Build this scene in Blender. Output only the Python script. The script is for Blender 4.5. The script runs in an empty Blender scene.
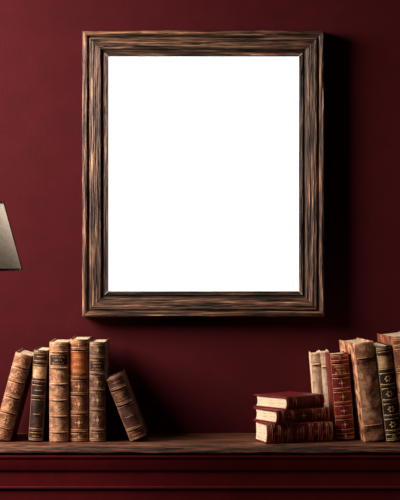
import bpy, bmesh, math, random
from mathutils import Matrix, Vector, noise
C = bpy.context.scene.collection
R = math.radians
D = 4.0; F = 1666.667; ZC = 1.55
ZS = ZC - 183*0.0024          # top of the mantel shelf
def S(y): return (D+y)/F
def PX(px, y): return (px-200)*S(y)
def PZ(py, y): return ZC-(py-250)*S(y)

# ---------------------------------------------------------------- helpers
class MB:
    def __init__(s): s.bm = bmesh.new()
    def grid(s, fn, nu, nv, closed_u=False):
        vs = [[s.bm.verts.new(fn(i/nu, j/nv)) for i in range(nu if closed_u else nu+1)] for j in range(nv+1)]
        n = nu
        for j in range(nv):
            for i in range(n):
                i2 = (i+1) % nu if closed_u else i+1
                try: s.bm.faces.new((vs[j][i], vs[j][i2], vs[j+1][i2], vs[j+1][i]))
                except ValueError: pass
        return vs
    def box(s, a, b, bev=0.0, seg=2):
        x0,y0,z0 = a; x1,y1,z1 = b
        v = [s.bm.verts.new(p) for p in ((x0,y0,z0),(x1,y0,z0),(x1,y1,z0),(x0,y1,z0),(x0,y0,z1),(x1,y0,z1),(x1,y1,z1),(x0,y1,z1))]
        fs = [s.bm.faces.new([v[i] for i in q]) for q in ((0,3,2,1),(4,5,6,7),(0,1,5,4),(1,2,6,5),(2,3,7,6),(3,0,4,7))]
        if bev:
            es = list({e for f in fs for e in f.edges})
            bmesh.ops.bevel(s.bm, geom=es, offset=bev, segments=seg, affect='EDGES', profile=0.5)
    def extrude_x(s, prof, x0, x1, nx=1, mitre=None):
        """closed profile of (y,z) points swept along x; mitre(y)-> inset at each end"""
        rows = []
        for k in range(nx+1):
            t = k/nx; row = []
            for (y, z) in prof:
                m = mitre(y) if mitre else 0
                row.append(s.bm.verts.new((x0+m+(x1-x0-2*m)*t, y, z)))
            rows.append(row)
        n = len(prof)
        for k in range(nx):
            for i in range(n):
                s.bm.faces.new((rows[k][i], rows[k][(i+1)%n], rows[k+1][(i+1)%n], rows[k+1][i]))
        s.bm.faces.new(rows[0][::-1]); s.bm.faces.new(rows[-1])
    def lathe(s, prof, n=48, close=False):
        def fn(u, v):
            k = v*(len(prof)-1); i = min(int(round(k)), len(prof)-1)
            r, z = prof[i]; a = u*2*math.pi
            return (r*math.cos(a), r*math.sin(a), z)
        s.grid(fn, n, len(prof)-1, True)
    def build(s, name, mat, parent=None, smooth=True, angle=40):
        bmesh.ops.recalc_face_normals(s.bm, faces=s.bm.faces)
        me = bpy.data.meshes.new(name); s.bm.to_mesh(me); s.bm.free()
        if smooth:
            for p in me.polygons: p.use_smooth = True
            try: me.set_sharp_from_angle(angle=R(angle))
            except Exception: pass
        o = bpy.data.objects.new(name, me); C.objects.link(o)
        me.materials.append(mat)
        if parent: o.parent = parent
        return o
def thing(name, label, cat, group=None, loc=(0,0,0), rot=(0,0,0)):
    o = bpy.data.objects.new(name, None); C.objects.link(o)
    o.empty_display_size = 0.05
    o.location = loc; o.rotation_euler = rot
    o['label'] = label; o['category'] = cat
    if group: o['group'] = group
    return o
def lin(c):
    return tuple(((v/255)/12.92 if v/255 <= 0.04045 else ((v/255+0.055)/1.055)**2.4) for v in c)+(1,)

# ---------------------------------------------------------------- materials
class NT:
    def __init__(s, name):
        s.m = bpy.data.materials.new(name); s.m.use_nodes = True
        s.t = s.m.node_tree; s.b = s.t.nodes['Principled BSDF']
    def n(s, typ, **kw):
        o = s.t.nodes.new(typ)
        for k, v in kw.items():
            if k in o.inputs: o.inputs[k].default_value = v
            else: setattr(o, k, v)
        return o
    def l(s, a, b): s.t.links.new(a, b)
    def coords(s, scale=(1,1,1), off=(0,0,0)):
        tc = s.n('ShaderNodeTexCoord'); mp = s.n('ShaderNodeMapping')
        mp.inputs['Scale'].default_value = scale; mp.inputs['Location'].default_value = off
        s.l(tc.outputs['Object'], mp.inputs['Vector']); return mp.outputs['Vector']
    def noise(s, vec, scale, detail=4, rough=.55, dist=0):
        o = s.n('ShaderNodeTexNoise'); o.inputs['Scale'].default_value = scale
        o.inputs['Detail'].default_value = detail; o.inputs['Roughness'].default_value = rough
        o.inputs['Distortion'].default_value = dist
        s.l(vec, o.inputs['Vector']); return o.outputs['Fac']
    def ramp(s, fac, stops):
        o = s.n('ShaderNodeValToRGB'); e = o.color_ramp.elements
        while len(e) < len(stops): e.new(0.5)
        for i, (p, c) in enumerate(stops): e[i].position = p; e[i].color = c
        s.l(fac, o.inputs['Fac']); return o.outputs['Color']
    def mix(s, a, b, fac, mode='MULTIPLY'):
        o = s.n('ShaderNodeMixRGB', blend_type=mode)
        for k, v in (('Fac', fac), ('Color1', a), ('Color2', b)):
            if hasattr(v, 'links') or isinstance(v, bpy.types.NodeSocket): s.l(v, o.inputs[k])
            else: o.inputs[k].default_value = v
        return o.outputs['Color']
    def bump(s, h, strength, dist):
        o = s.n('ShaderNodeBump'); o.inputs['Strength'].default_value = strength; o.inputs['Distance'].default_value = dist
        s.l(h, o.inputs['Height']); s.l(o.outputs['Normal'], s.b.inputs['Normal'])
    def fin(s, col=None, rough=.6, spec=.3, metal=0):
        if col is not None:
            if isinstance(col, bpy.types.NodeSocket): s.l(col, s.b.inputs['Base Color'])
            else: s.b.inputs['Base Color'].default_value = col
        s.b.inputs['Roughness'].default_value = rough
        s.b.inputs['Specular IOR Level'].default_value = spec
        s.b.inputs['Metallic'].default_value = metal
        return s.m

def paint(name, c0, c1, bump=.25, rough=.75, scale=14, var=.92):
    t = NT(name); v = t.coords()
    n1 = t.noise(v, scale, 7, .65); n2 = t.noise(v, 3.0, 3)
    col = t.ramp(n1, [(.3, c0), (.7, c1)])
    sh = t.ramp(n2, [(.3, (var,var,var,1)), (.7, (1.04,1.04,1.04,1))])
    col = t.mix(col, sh, 1.0)
    t.bump(t.noise(v, 160, 5, .6), bump, .002)
    return t.fin(col, rough, .10)
M_wall = paint('burgundy_wall_paint', (.047,.0025,.0043,1), (.060,.0035,.0059,1))
M_trim = paint('burgundy_woodwork_paint', (.076,.0049,.0066,1), (.104,.0073,.0095,1), .12, .45, 22)

def wood(name, sc, stops, bump=.6, dist=.6, rough=.55, fine_amt=.7, bdist=.004, fk=(3.2, 3.5), det=8, fine=None, wear=None):
    t = NT(name); oi = t.n('ShaderNodeObjectInfo')
    tc = t.n('ShaderNodeTexCoord'); add = t.n('ShaderNodeVectorMath', operation='ADD')
    ml = t.n('ShaderNodeMath', operation='MULTIPLY'); ml.inputs[1].default_value = 7.3
    t.l(oi.outputs['Random'], ml.inputs[0])
    t.l(tc.outputs['Object'], add.inputs[0]); t.l(ml.outputs[0], add.inputs[1])
    mp = t.n('ShaderNodeMapping'); mp.inputs['Scale'].default_value = sc
    t.l(add.outputs[0], mp.inputs['Vector']); v = mp.outputs['Vector']
    n1 = t.noise(v, 1.0, det, .72, dist)
    col = t.ramp(n1, stops)
    mp2 = t.n('ShaderNodeMapping'); mp2.inputs['Scale'].default_value = (sc[0]*fk[0], sc[1]*fk[1], sc[2]*fk[1])
    t.l(add.outputs[0], mp2.inputs['Vector'])
    n2 = t.noise(mp2.outputs['Vector'], 1.0, 3, .55, .1)
    fc = t.ramp(n2, fine or [(.40, (.05,.04,.035,1)), (.455, (1,1,1,1)), (.72, (1.7,1.6,1.5,1))])
    col = t.mix(col, fc, fine_amt)
    if wear:    # raised beads and arrises are rubbed paler than the hollows
        sx = t.n('ShaderNodeSeparateXYZ'); t.l(tc.outputs['Object'], sx.inputs[0])
        mr = t.n('ShaderNodeMapRange'); mr.inputs[1].default_value = wear[0]; mr.inputs[2].default_value = wear[1]
        t.l(sx.outputs['Z'], mr.inputs[0])
        col = t.mix(col, t.ramp(mr.outputs[0], [(0, (.34,.32,.30,1)), (.7, (1,1,1,1)), (1, (1.5,1.42,1.34,1))]), 1.0)
    hm = t.n('ShaderNodeMath', operation='ADD'); t.l(n1, hm.inputs[0]); t.l(n2, hm.inputs[1])
    t.bump(hm.outputs[0], bump, bdist)
    return t.fin(col, rough, .3)
FD = .044
M_frame = wood('rough_walnut', (7.5, 165, 165), [(.40,(.010,.0047,.0031,1)),(.45,(.056,.0255,.0145,1)),(.55,(.120,.056,.032,1)),(.65,(.33,.175,.105,1))], 1.0, 0.0, .5, fine_amt=1.0, bdist=.004, fk=(1.5, 1.4), det=3,
               fine=[(.39,(.03,.026,.023,1)),(.435,(.9,.87,.85,1)),(.57,(1.05,1.05,1.05,1)),(.65,(2.3,2.15,2.0,1))], wear=(.036, .0445))
M_shelf = wood('dark_oak', (5.0, 85, 110), [(.39,(.016,.0050,.0027,1)),(.47,(.080,.027,.0138,1)),(.56,(.170,.060,.030,1)),(.68,(.36,.150,.082,1))], .9, .15, fine_amt=.85, rough=.42)
M_floor = wood('floor_wood', (2.0, 12, 30), [(.34,(.01,.006,.004,1)),(.5,(.05,.025,.015,1)),(.7,(.09,.05,.03,1)),(.8,(.1,.06,.04,1))], .2)

t = NT('glowing_white_canvas'); v = t.coords()
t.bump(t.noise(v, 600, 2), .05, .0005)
t.b.inputs['Emission Color'].default_value = (1,1,1,1); t.b.inputs['Emission Strength'].default_value = .88  # glow added so the canvas stays white and hides the frame lip's shadow
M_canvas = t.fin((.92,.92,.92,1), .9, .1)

def leather(name, dark, base, light, scale=30, seed=0, rough=.46, contrast=.20, sat=1.02, streak=.25, hue=(1.0,.95,.97), k0=.98):
    t = NT(name); v = t.coords(off=(seed*1.7, seed*2.3, seed*.9))
    n1 = t.noise(v, scale*1.9, 6, .68, .2)
    def warm(c, k):
        g = sum(c)/3; return lin(tuple(max(0, min(255, (g+(q-g)*sat)*k*h*k0)) for q, h in zip(c, hue)))
    col = t.ramp(n1, [(.5-contrast, warm(dark, .9)), (.5, warm(base, .98)), (.5+contrast*1.1, warm(light, 1.05))])
    vs = t.coords((240, 240, 130), (seed, seed, seed)); n2 = t.noise(vs, 1.0, 5, .6)
    col = t.mix(col, t.ramp(n2, [(.36,(.35,.31,.28,1)),(.44,(1,1,1,1)),(.60,(1.05,1.04,1.02,1)),(.68,(1.9,1.8,1.7,1))]), streak)
    n3 = t.noise(v, 330, 4, .6)
    a = t.n('ShaderNodeMath', operation='ADD'); t.l(n1, a.inputs[0]); t.l(n3, a.inputs[1])
    t.bump(a.outputs[0], .22, .0010)
    return t.fin(col, rough, .35)
def pages(name, c0, c1):
    t = NT(name); v = t.coords((700, 12, 12)); n = t.noise(v, 1.0, 3, .7)
    v2 = t.coords(); n2 = t.noise(v2, 40, 5)
    col = t.ramp(n, [(.34, lin(c0)), (.52, lin(c1))])
    col = t.mix(col, t.ramp(n2, [(.35,(.66,.58,.48,1)),(.6,(1,1,1,1))]), .3)
    t.bump(n, .25, .0008)
    return t.fin(col, .85, .1)
M_pages = pages('aged_paper', (134,110,84), (214,192,162))
M_pages_light = pages('cream_paper', (176,144,110), (246,224,192))
def gold(name, c, c2):
    t = NT(name); v = t.coords(); n = t.noise(v, 260, 4, .7)
    return t.fin(t.ramp(n, [(.36, lin(c2)), (.46, lin(c))]), .38, .5, .2)
M_gold = gold('worn_gilt', (244,188,120), (120,72,42))
M_gold_dim = gold('rubbed_gilt', (218,162,112), (104,66,45))
M_gold_red = gold('bright_gilt', (252,200,128), (160,88,52))

# ---------------------------------------------------------------- setting
def struct(o): o['kind'] = 'structure'; return o
m = MB(); m.box((-2.4, 0, 0), (2.4, .12, 2.8)); struct(m.build('wall_back', M_wall, smooth=False))
m = MB(); m.box((-2.4, -2.6, -.1), (2.4, .12, 0)); struct(m.build('floor', M_floor, smooth=False))

# ---------------------------------------------------------------- mantelpiece
SD = .246
mant = thing('mantelpiece', 'burgundy painted mantelpiece with a dark wood shelf top carrying the books', 'mantelpiece', loc=(0, -SD/2, 0))
def mp_prof(pts, x0, x1, name, mat, nx=1):
    m = MB(); m.extrude_x([(y+SD/2, z) for y, z in pts], x0, x1, nx)
    if nx > 1:
        for vtx in m.bm.verts:
            if vtx.co.y < -SD/2+.012:
                p = vtx.co; vtx.co.y += .0014*noise.noise(Vector((p.x*18, p.z*150, 2)))
                if p.z > ZS-.006: vtx.co.z -= .0014*abs(noise.noise(Vector((p.x*24, 7, 2))))
    return m.build(name, mat, mant, True, 35)
def arc(cy, cz, r, a0, a1, n=7):
    return [(cy+r*math.cos(R(a0+(a1-a0)*i/n)), cz+r*math.sin(R(a0+(a1-a0)*i/n))) for i in range(n+1)]
def zp(py, y): return PZ(py, y)
zt = ZS; zb = ZS-.0200
pts = [(-.001, zt), (-.232, zt)] + arc(-SD+.009, zt-.009, .009, 90, 160) + [(-SD+.0005, zt-.0115), (-SD, zt-.013)] + arc(-SD+.004, zb+.004, .004, 180, 270) + [(-.001, zb)]
mp_prof(pts, -1.0, 1.0, 'shelf_board', M_shelf, 240)
z1 = zb-.0005
z2 = zp(470, -.235)
pts = [(-.001, z1), (-.240, z1), (-.240, z1-.003), (-.2440, z1-.004), (-.2447, z1-.0065), (-.2440, z1-.009), (-.2415, z1-.0105)] + \
      [(-.2415+.004*(1-math.cos(math.pi/2*i/8)), z1-.0105-(z1-.0105-z2)*i/8) for i in range(1, 9)] + [(-.001, z2)]
mp_prof(pts, -.985, .985, 'crown_molding', M_trim)
z3 = zp(486, -.232)
pts = [(-.001, z2-.0003), (-.2335, z2-.0003), (-.2335, z3), (-.001, z3)]
mp_prof(pts, -.975, .975, 'frieze_panel', M_trim)
zbd = z3-.0003
pts = [(-.001, zbd), (-.2365, zbd), (-.238, zbd-.0015), (-.238, zbd-.0045), (-.236, zbd-.006), (-.001, zbd-.006)]
mp_prof(pts, -.98, .98, 'bead_molding', M_trim)
pts = [(-.001, zbd-.0063), (-.2335, zbd-.0063), (-.2335, 0.001), (-.001, .001)]
mp_prof(pts, -.96, .96, 'lower_panel', M_trim)

# ---------------------------------------------------------------- picture frame
sf = S(-FD)
FW, FH, FS = 243*sf, 287*sf, 26*sf
fx, fz = PX(203.5, -FD), PZ(173.7, -FD)
fr = thing('picture_frame', 'large rough dark walnut picture frame with a blank white canvas on the burgundy wall', 'picture frame', loc=(fx, -.001, fz-FH/2))
w = FS; e_ = FD-.042
prof = [(0,0), (0,.034), (.0012,.0385), (.004,.0412), (.008,.042), (.0115,.041), (.0135,.0370), (.016,.0360), (.0185,.0392)] + \
       [(.0205+.0012*i, .0404-.00003*i*(1 if i > 8 else 0)) for i in range(20)] + [(.0445,.0388), (.0465,.0340), (.0505,.0330), (.0525,.0362), (w-.0035,.0366), (w-.0012,.0360), (w,.034), (w,.020), (w-.012,.020), (w-.012,0)]
prof = [(y, z+e_ if z > 0 else 0) for y, z in prof]
for k, (ln, half) in enumerate(((FW, FH/2), (FH, FW/2), (FW, FH/2), (FH, FW/2))):
    m = MB(); m.extrude_x(prof, -ln/2+.0005, ln/2-.0005, 160, lambda y: y)
    for vtx in m.bm.verts:
        if vtx.co.z > .03+e_ and vtx.co.y < w-.003:
            x, y = vtx.co.x, vtx.co.y
            vtx.co.z += .0009*noise.noise(Vector((x*14+k*9, y*520, 3.1*k)))
            if y < .003: vtx.co.y += .0007*noise.noise(Vector((x*40, k*5, 1)))
    o = m.build('frame_rail', M_frame, fr, True, 20)
    o.matrix_local = Matrix.Translation((0, 0, FH/2)) @ Matrix.Rotation(R(90*k), 4, 'Y') @ Matrix.Translation((0, 0, -half)) @ Matrix.Rotation(R(90), 4, 'X')
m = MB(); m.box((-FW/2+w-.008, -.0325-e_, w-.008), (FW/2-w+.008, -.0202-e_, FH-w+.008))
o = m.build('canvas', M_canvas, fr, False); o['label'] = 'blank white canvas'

# ---------------------------------------------------------------- books
def spine_pt(T, b, u, v, off):
    hw = T/2; a = u*math.pi/2
    x = u*hw; y = -b*math.cos(a)
    tx, ty = hw, b*math.pi/2*math.sin(a); L = math.hypot(tx, ty)
    return Vector((x+ty/L*off, y-tx/L*off, v))
def book(label, group, T, H, W, cover, spine_m=None, page_m=None, bands=(.12,.3,.48,.66,.84), title=None, title_at=(.68,.82),
         gilt=None, ornament='diamond', bulge=.22, seed=0, letters_at=None, band_m=None, cat='book', rows_n=None, inset=.0028):
    rnd = random.Random(seed)
    page_m = page_m or M_pages; spine_m = spine_m or cover; gilt = gilt or M_gold; band_m = band_m or spine_m
    rt = thing('book', label, cat, group)
    b = T*bulge; ct = .0028
    # boards
    for s, nm in ((-1, 'front_cover'), (1, 'back_cover')):
        m = MB(); x0, x1 = sorted((s*T/2, s*(T/2-ct)))
        m.box((x0, .0008, .0), (x1, W, H), .0007, 2)
        m.build(nm, cover, rt)
    # pages, fore edge slightly hollow
    m = MB(); hx = T/2-ct-.0001; z0, z1 = inset, H-inset; y1 = W-.005
    ring = []
    for i in range(9):
        u = -1+2*i/8; ring.append((u*hx, y1-.004*(1-u*u)))
    base = [(-hx, .0012)] + [(-hx+2*hx*i/8, -b*.5*math.cos((-1+2*i/8)*math.pi/2)+.0012) for i in range(1, 8)] + [(hx, .0012)]
    outline = base + ring[::-1]
    lo = [m.bm.verts.new((x, y, z0)) for x, y in outline]; hi = [m.bm.verts.new((x, y, z1)) for x, y in outline]
    n = len(outline)
    for i in range(n): m.bm.faces.new((lo[i], lo[(i+1)%n], hi[(i+1)%n], hi[i]))
    m.bm.faces.new(lo[::-1]); m.bm.faces.new(hi)
    m.build('page_block', page_m, rt, True, 30)
    # spine shell
    m = MB(); nu, nv = 16, 48
    def outer(i, j):
        u = -1+2*i; v = j*H
        d = min(v, H-v); off = -.0010*max(0, 1-d/.0025)**2
        off += .00035*noise.noise(Vector((u*3+seed, v*60, seed*1.3)))*(1-u**4)
        v2 = v + (.0012*noise.noise(Vector((u*6, seed*3.1, j*2))) - .0006 if d < .0005 else 0)*(1 if j > .5 else -1)
        return spine_pt(T, b, u, v2, off)
    def inner(i, j): return spine_pt(T-.001, b, -1+2*i, j*H, -.0022)
    a = m.grid(outer, nu, nv); c = m.grid(inner, nu, nv)
    for row in (0, nv):
        for i in range(nu): m.bm.faces.new((a[row][i], a[row][i+1], c[row][i+1], c[row][i]))
    for col in (0, nu):
        for j in range(nv): m.bm.faces.new((a[j][col], a[j+1][col], c[j+1][col], c[j][col]))
    sp = m.build('spine', spine_m, rt, True, 50)
    for f in bands:
        m = MB(); hb = .0042; vc = f*H
        m.grid(lambda i, j: spine_pt(T, b, (-1+2*i)*.985, vc+(j-.5)*hb, -.0004+.0036*math.sin(math.pi*j)**.6*(1-abs(-1+2*i)**5)), 18, 8)
        m.build('raised_band', band_m, sp, True, 60)
    def strip(m, u0, u1, v0, v1, off=.0005):
        m.grid(lambda i, j: spine_pt(T, b, u0+(u1-u0)*i, v0+(v1-v0)*j, off), 10, 1)
    def poly(m, pts, off=.0005):
        vs = [m.bm.verts.new(spine_pt(T, b, u, v, off)) for u, v in pts]
        m.bm.faces.new(vs)
    if title:
        m = MB(); v0, v1 = title_at[0]*H, title_at[1]*H
        m.grid(lambda i, j: spine_pt(T, b, (-1+2*i)*.88, v0+(v1-v0)*j, .0005), 14, 2)
        m.build('title_label', title, sp, True, 60)
    # gilt tooling: fillets beside the bands, ornaments in the compartments
    m = MB()
    ed = [0.0]+sorted(bands)+[1.0]
    for f in bands:
        for sg in (-1, 1): strip(m, -.93, .93, f*H+sg*.0047-.0007, f*H+sg*.0047+.0007)
    for f in (.018, .034, .966, .982): strip(m, -.93, .93, f*H-.0005, f*H+.0005)
    for sg in (-1, 1): strip(m, sg*.94, sg*.92, .018*H, .982*H, .0004)
    if ornament:
        for q in range(len(ed)-1):
            lo_, hi_ = ed[q]*H, ed[q+1]*H; vc = (lo_+hi_)/2
            if hi_-lo_ < .018: continue
            if title and title_at[0]*H-.004 < vc < title_at[1]*H+.004: continue
            if letters_at and abs(vc/H-letters_at) < .06: continue
            k = min((hi_-lo_)*.26, T*.3); ku = k/(T/2)
            if ornament == 'diamond':
                poly(m, [(0, vc-k*.55), (ku*.35, vc), (0, vc+k*.55), (-ku*.35, vc)])
                for sx in (-1, 1):
                    poly(m, [(sx*ku*.5, vc-k*.16), (sx*ku*.9, vc), (sx*ku*.5, vc+k*.16)] if sx > 0 else [(-ku*.5, vc-k*.16), (-ku*.5, vc+k*.16), (-ku*.9, vc)])
                for sz in (-1, 1):
                    poly(m, [(-ku*.14, vc+sz*k*.78), (0, vc+sz*k*.64), (ku*.14, vc+sz*k*.78), (0, vc+sz*k*.95)])
            elif ornament == 'flower':
                for g in range(6):
                    a_ = g*math.pi/3
                    c_ = [(math.cos(a_)*.28, math.sin(a_)*.28), (math.cos(a_+.38)*.62, math.sin(a_+.38)*.62), (math.cos(a_)*.9, math.sin(a_)*.9), (math.cos(a_-.38)*.62, math.sin(a_-.38)*.62)]
                    poly(m, [(x*ku, vc+y*k) for x, y in c_])
                for sx in (-1, 1):
                    for sz in (-1, 1):
                        poly(m, [(sx*.74+.07*cx, vc+sz*(hi_-lo_)*.32+.0016*cz) for cx, cz in ((-1,0),(0,-1),(1,0),(0,1))])
            else:
                strip(m, -.5, .5, vc-.0006, vc+.0006)
    m.build('gilt_tooling', gilt, sp, True, 60)
    # worn lettering: too rubbed to read, kept as short strokes
    rows = []
    if title:
        v0, v1 = title_at[0]*H, title_at[1]*H; nr = 3 if v1-v0 > .022 else 2
        rows = [(v0+(v1-v0)*(r_+.5)/nr, (v1-v0)/nr*.5, .62 if r_ % 2 == 0 else .45) for r_ in range(nr)]
    elif letters_at:
        rows = [(letters_at*H+d_, .0042, e2) for d_, e2 in (rows_n or ((.007,.6),(0,.42),(-.007,.55)))]
    if rows:
        m = MB()
        for vc, h_, ext in rows:
            u = -ext
            while u < ext-.05:
                du = rnd.uniform(.06, .1)*(.02/T)**.3
                strip(m, u, u+du*.45, vc-h_/2, vc+h_/2, .0009)
                if rnd.random() < .65: strip(m, u+du*.45, u+du*1.1, vc-h_*.5, vc-h_*.28, .0009)
                u += du*rnd.choice((1.5, 1.6, 2.4))
        m.build('gilt_lettering', gilt, sp, True, 60)
    return rt
def stand(rt, px, y, lean, T, side, yaw=0):
    rt.rotation_euler = (0, R(lean), R(yaw))
    rm = rt.rotation_euler.to_matrix()
    c = rm @ Vector((side*T/2, 0, 0))
    rt.location = Vector((PX(px, y), y, ZS+.0004)) - c
def lay(rt, px, y, theta, zbot, T):
    rt.rotation_euler = (0, R(90), R(theta)); rt.location = (PX(px, y), y, zbot+T/2)

L_tan   = leather('tan_leather', (60,37,26), (142,95,66), (198,150,110), 34, 1)
L_dark  = leather('dark_brown_leather', (22,13,10), (50,31,24), (96,64,47), 36, 2)
L_pale  = leather('pale_calf_leather', (82,52,36), (164,120,86), (214,173,132), 40, 3)
L_brown = leather('brown_leather', (50,29,20), (120,73,50), (174,118,82), 34, 4)
L_umber = leather('umber_leather', (42,27,21), (102,74,57), (154,118,94), 44, 5)
L_worn  = leather('worn_brown_leather', (34,20,15), (88,55,42), (142,98,73), 30, 6)
L_cream = leather('pale_buff_cloth', (160,130,98), (222,192,152), (246,222,186), 26, 7, .7, k0=1, streak=.2)
L_cream2= leather('cream_vellum', (176,148,116), (236,210,172), (252,234,204), 26, 17, .7, k0=1, streak=.2)
L_red   = leather('burgundy_leather', (56,9,12), (96,18,22), (128,40,38), 30, 8, sat=1.14, streak=.2, k0=1)
L_red2  = leather('crimson_leather', (66,9,14), (112,20,26), (142,46,43), 26, 9, sat=1.14, streak=.2, k0=1)
L_mott  = leather('mottled_brown_leather', (72,42,27), (184,130,92), (240,192,148), 24, 10, contrast=.15, k0=1)
L_black = leather('blackish_brown_leather', (18,12,11), (34,23,20), (58,40,33), 34, 11, k0=1)
L_russ  = leather('russet_leather', (52,27,19), (132,77,54), (196,134,98), 28, 12)
L_lab_o = leather('orange_brown_label', (120,58,30), (172,94,52), (204,130,80), 60, 13, sat=1.12, k0=1)
L_lab_d = leather('dark_label', (20,12,10), (42,24,18), (70,44,32), 60, 14)
L_lab_c = leather('cream_label', (150,116,80), (200,164,120), (224,192,150), 60, 15)

YS = -.186; s0 = S(YS)
GL = 'old leather books standing at the left end of the mantel'
GR = 'old books standing at the right end of the mantel'
GS = 'red books stacked flat on the mantel'
T = 17.6*s0; b_ = book('tan leather book at the far left end, leaning right against a dark brown book', GL, T, 88.5*s0, .15, L_tan, bands=(.14,.32,.5,.68,.85), seed=1, ornament='flower', gilt=M_gold_dim); stand(b_, 9.8, YS, 15, T, 1)
T = 14.6*s0; b_ = book('narrow dark brown leather book tilted slightly, between the leaning tan book and the upright books', GL, T, 91.5*s0, .15, L_dark, bands=(.12,.48,.64,.86), title=L_lab_c, title_at=(.69,.82), seed=2, ornament='line', gilt=M_gold_dim); stand(b_, 42.8, YS, 3.5, T, 1)
T = 19.2*s0; b_ = book('pale tan calf book standing upright, leftmost of the three tall upright books', GL, T, 100*s0, .155, L_pale, bands=(.1,.26,.42,.58,.74,.9), title=L_lab_d, title_at=(.77,.87), seed=3, ornament='flower', gilt=M_gold_dim); stand(b_, 49.4, YS-.003, 0, T, -1)
T = 18.8*s0; b_ = book('brown leather book with an orange-brown spine label, middle of three tall upright books', GL, T, 102.5*s0, .16, L_brown, bands=(.1,.28,.46,.62,.9), title=L_lab_o, title_at=(.66,.87), seed=4, ornament='diamond'); stand(b_, 69.6, YS+.003, 0, T, -1)
T = 16.0*s0; b_ = book('greyish umber leather book standing upright, right of the orange-labelled book', GL, T, 100*s0, .16, L_umber, bands=(.12,.32,.52,.68,.84), title=L_lab_d, title_at=(.71,.81), seed=5, ornament='diamond', gilt=M_gold_dim); stand(b_, 89.6, YS-.002, 0, T, -1)
T = 17.6*s0; b_ = book('short worn brown book leaning left against the upright row, beside the empty stretch of shelf', GL, T, 67.5*s0, .12, L_worn, bands=(.16,.56,.8), seed=6, ornament='line', letters_at=.68, gilt=M_gold_dim); stand(b_, 130.4, YS, -21.6, T, -1)

# flat stack
def st(label, T, L, W, cov, px, y, th, z, seed, **kw):
    o = book(label, GS, T, L, W, cov, seed=seed, page_m=M_pages_light, bulge=.14, inset=.004, **kw); lay(o, px, y, th, z, T)
T3, T2, T1 = .0455, .0295, .0285
z = ZS+.0004; st('crimson book with gilt spine lettering lying flat, lowest of the stack of three', T3, .1625, .085, L_red2, 266.2, -.226, 18, z, 21, bands=(.08,.2,.34,.66,.8,.92), letters_at=.5, ornament='flower', gilt=M_gold_red)
z += T3+.0003; st('thin burgundy book lying flat in the middle of the stack of three', T2, .147, .095, L_red2, 276, -.228, 31, z, 22, bands=(.12,.3,.7,.88), ornament='diamond', gilt=M_gold_red)
z += T2+.0003; st('small burgundy book turned askew on top of the flat stack, cream page ends showing', T1, .124, .106, L_red, 286, -.213, 42, z, 23, bands=(.2,.8), ornament=None, gilt=M_gold)

y1 = -.073; s1 = S(y1)
T = 9.0*s1; b_ = book('thin buff book, leftmost of the standing books behind the flat red stack', GR, T, 83.5*s1, .062, L_cream, bands=(.12,.86), seed=7, ornament=None, bulge=.08, gilt=M_gold_dim); stand(b_, 316.8, y1, -4.4, T, -1)
T = 9.0*s1; b_ = book('thin cream book wedged between the thin buff book and the burgundy book', GR, T, 85*s1, .064, L_cream2, bands=(.16,.82), seed=17, ornament=None, bulge=.08, gilt=M_gold_dim); stand(b_, 326.3, y1-.001, -4.3, T, -1)
y2 = -.160; s2 = S(y2); T = 18.8*s2
b_ = book('burgundy book with gilt spine tooling standing left of the tall mottled brown book', GR, T, 86.5*s2, .070, L_red, bands=(.1,.26,.42,.58,.74,.9), seed=8, ornament='diamond', letters_at=.82, gilt=M_gold, bulge=.20); stand(b_, 336.4, y2, -4.5, T, -1, 5)
y3 = -.195; s3 = S(y3); T = 20*s3
b_ = book('tall mottled tan-brown leather book leaning left, its worn cover side showing', GR, T, 99.5*s3, .150, L_mott, bands=(.16,.84), seed=9, ornament=None, letters_at=.72, gilt=M_gold_dim, bulge=.07); stand(b_, 365.2, y3, -6.6, T, -1, 8.5)
T = 16*s3
b_ = book('blackish brown leather book with gilt label leaning left against the mottled brown book', GR, T, 96*s3, .155, L_black, bands=(.1,.26,.42,.58,.74,.92), title=L_lab_c, title_at=(.77,.89), seed=10, ornament='flower', gilt=M_gold_red); stand(b_, 386.3, y3, -6.5, T, -1, 6)
T = 24*s3
b_ = book('thick russet leather book at the far right edge, with a cream spine label', GR, T, 106*s3, .16, L_russ, bands=(.1,.26,.44,.68,.9), title=L_lab_c, title_at=(.48,.64), seed=11, ornament='flower'); stand(b_, 403.2, y3, -6.4, T, -1, 6)

# ---------------------------------------------------------------- floor lamp in front of the mantel, mostly past the left edge
ly = -.50; sl = S(ly)
lx = PX(-32, ly)
lamp = thing('floor_lamp', 'lamp with a tapered beige fabric shade at the left edge', 'lamp', loc=(lx, ly, 0.0004))
t = NT('linen_shade'); a1 = t.noise(t.coords((40,40,900)), 1, 3); a2 = t.noise(t.coords((500,500,20)), 1, 3)
ad = t.n('ShaderNodeMath', operation='ADD'); t.l(a1, ad.inputs[0]); t.l(a2, ad.inputs[1])
t.bump(ad.outputs[0], .2, .001)
shc = t.ramp(a2, [(.35, lin((114,106,97))), (.65, lin((134,125,115)))])
M_shade = t.fin(shc, 1.0, .0)
tr = t.n('ShaderNodeBsdfTranslucent'); t.l(shc, tr.inputs['Color'])
mx = t.n('ShaderNodeMixShader'); mx.inputs[0].default_value = .80
t.l(t.b.outputs[0], mx.inputs[1]); t.l(tr.outputs[0], mx.inputs[2])
t.l(mx.outputs[0], t.t.nodes['Material Output'].inputs['Surface'])
def trim(name, a, b):
    t = NT(name); return t.fin(t.ramp(t.noise(t.coords(), 200, 3), [(.3, lin(a)), (.7, lin(b))]), .8, .2)
M_strim = trim('shade_trim', (70,57,46), (98,82,66)); M_pipe = trim('shade_piping', (62,50,40), (88,73,59))
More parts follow.
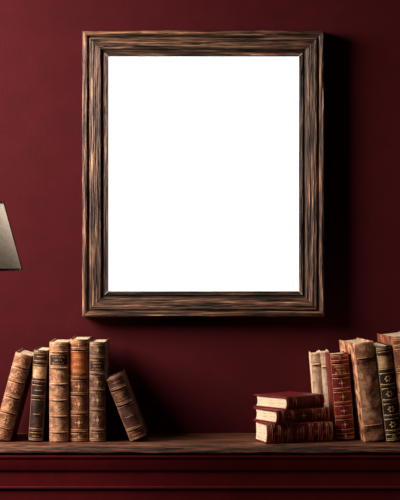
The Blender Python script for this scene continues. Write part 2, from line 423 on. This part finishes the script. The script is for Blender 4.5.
t = NT('aged_brass'); M_brass = t.fin(t.ramp(t.noise(t.coords(), 60, 5), [(.3, lin((90,62,34))), (.7, lin((160,120,68)))]), .35, .5, .9)
zb_, zt_ = PZ(270.5, ly), PZ(202, ly)
rb, rt_ = 54*sl, 35*sl
m = MB(); m.lathe([(rb, zb_), (rt_, zt_)], 96); m.build('lamp_shade', M_shade, lamp, True, 40)
def ring(r0, z0, r1, z1, name, mat):
    m = MB(); m.lathe([(r0+.001, z0), (r1+.001, z1), (r1-.0015, z1), (r0-.0015, z0), (r0+.001, z0)], 96); m.build(name, mat, lamp, True, 40)
k = (rt_-rb)/(zt_-zb_)
ring(rb-k*.0005, zb_-.0005, rb+k*.0045, zb_+.0045, 'bottom_trim', M_strim); ring(rt_-k*.004, zt_-.004, rt_, zt_+.0005, 'top_trim', M_strim)
for g in range(6):    # piping along the panel seams
    a = g*math.pi/3; d0 = Vector((math.cos(a), math.sin(a), 0))
    p0 = d0*(rb+.0006)+Vector((0,0,zb_)); p1 = d0*(rt_+.0006)+Vector((0,0,zt_)); ax = (p1-p0).normalized()
    e1 = ax.cross(Vector((-d0.y, d0.x, 0))).normalized(); e2 = ax.cross(e1)
    m = MB(); m.grid(lambda i, j: p0+(p1-p0)*j+e1*.0015*math.cos(i*2*math.pi)+e2*.0015*math.sin(i*2*math.pi), 8, 1, True)
    m.build('seam_piping', M_pipe, lamp)
def lth(pts, name, n=40):
    m = MB(); m.lathe(pts, n); m.build(name, M_brass, lamp)
lth([(0,0),(.112,0),(.114,.008),(.108,.018),(.06,.026),(.02,.045),(0,.045)], 'lamp_base', 48)
lth([(0,.045),(.012,.045),(.009,.07),(.008,.5),(.013,.51),(.013,.53),(.008,.54),(.008,zb_-.1),(.012,zb_-.09),(.007,zb_-.07),(.006,zb_+.02),(0,zb_+.02)], 'pole')
lth([(0,zb_+.02),(.014,zb_+.02),(.014,zb_+.045),(.011,zb_+.05),(0,zb_+.05)], 'bulb_socket')
lth([(.0,zt_-.001),(.006,zt_+.002),(.009,zt_+.012),(.006,zt_+.02),(0,zt_+.024)], 'finial', 24)
m = MB()
for g in range(3):
    a = g*2*math.pi/3; dv = Vector((math.cos(a), math.sin(a), 0)); pv = Vector((-dv.y, dv.x, 0))
    q = [m.bm.verts.new(dv*r_+pv*s_*.0015+Vector((0,0,zt_-.003+h))) for r_ in (.001, rt_-.001) for s_ in (-1,1) for h in (0,.003)]
    for f in ((0,1,3,2),(4,6,7,5),(0,4,5,1),(2,3,7,6),(0,2,6,4),(1,5,7,3)): m.bm.faces.new([q[i] for i in f])
m.build('shade_spider', M_brass, lamp, False)

# ---------------------------------------------------------------- light, camera
def area(name, loc, target, size, power, col, spread=180):
    l = bpy.data.lights.new(name, 'AREA'); l.shape = 'DISK'; l.size = size; l.energy = power; l.color = col; l.spread = R(spread)
    o = bpy.data.objects.new(name, l); C.objects.link(o); o.location = loc
    o.rotation_euler = (Vector(target)-Vector(loc)).to_track_quat('-Z', 'Y').to_euler(); return o
area('key_light', (-1.40, -.67, ZC+.67), (-.24, 0, ZC+.05), .95, 37, (1, .92, .84), 115)
bl = bpy.data.lights.new('shade_fill_light', 'POINT'); bl.energy = .40; bl.color = (1, .93, .84); bl.shadow_soft_size = .02  # added fill light inside the shade to brighten its fabric; lamp itself unlit
bo = bpy.data.objects.new('shade_fill_light', bl); C.objects.link(bo); bo.location = (lx, ly, zb_+.085)
w_ = bpy.data.worlds.new('world'); bpy.context.scene.world = w_; w_.use_nodes = True
w_.node_tree.nodes['Background'].inputs[0].default_value = (.9, .7, .65, 1); w_.node_tree.nodes['Background'].inputs[1].default_value = .022
cam = bpy.data.cameras.new('camera'); cam.sensor_width = 36; cam.lens = F/500*36; cam.clip_end = 50
co = bpy.data.objects.new('camera', cam); C.objects.link(co); co.location = (0, -D, ZC); co.rotation_euler = (R(90), 0, 0)
bpy.context.scene.camera = co
vs = bpy.context.scene.view_settings
vs.view_transform = 'Standard'; vs.look = 'None'; vs.exposure = 0; vs.gamma = 1
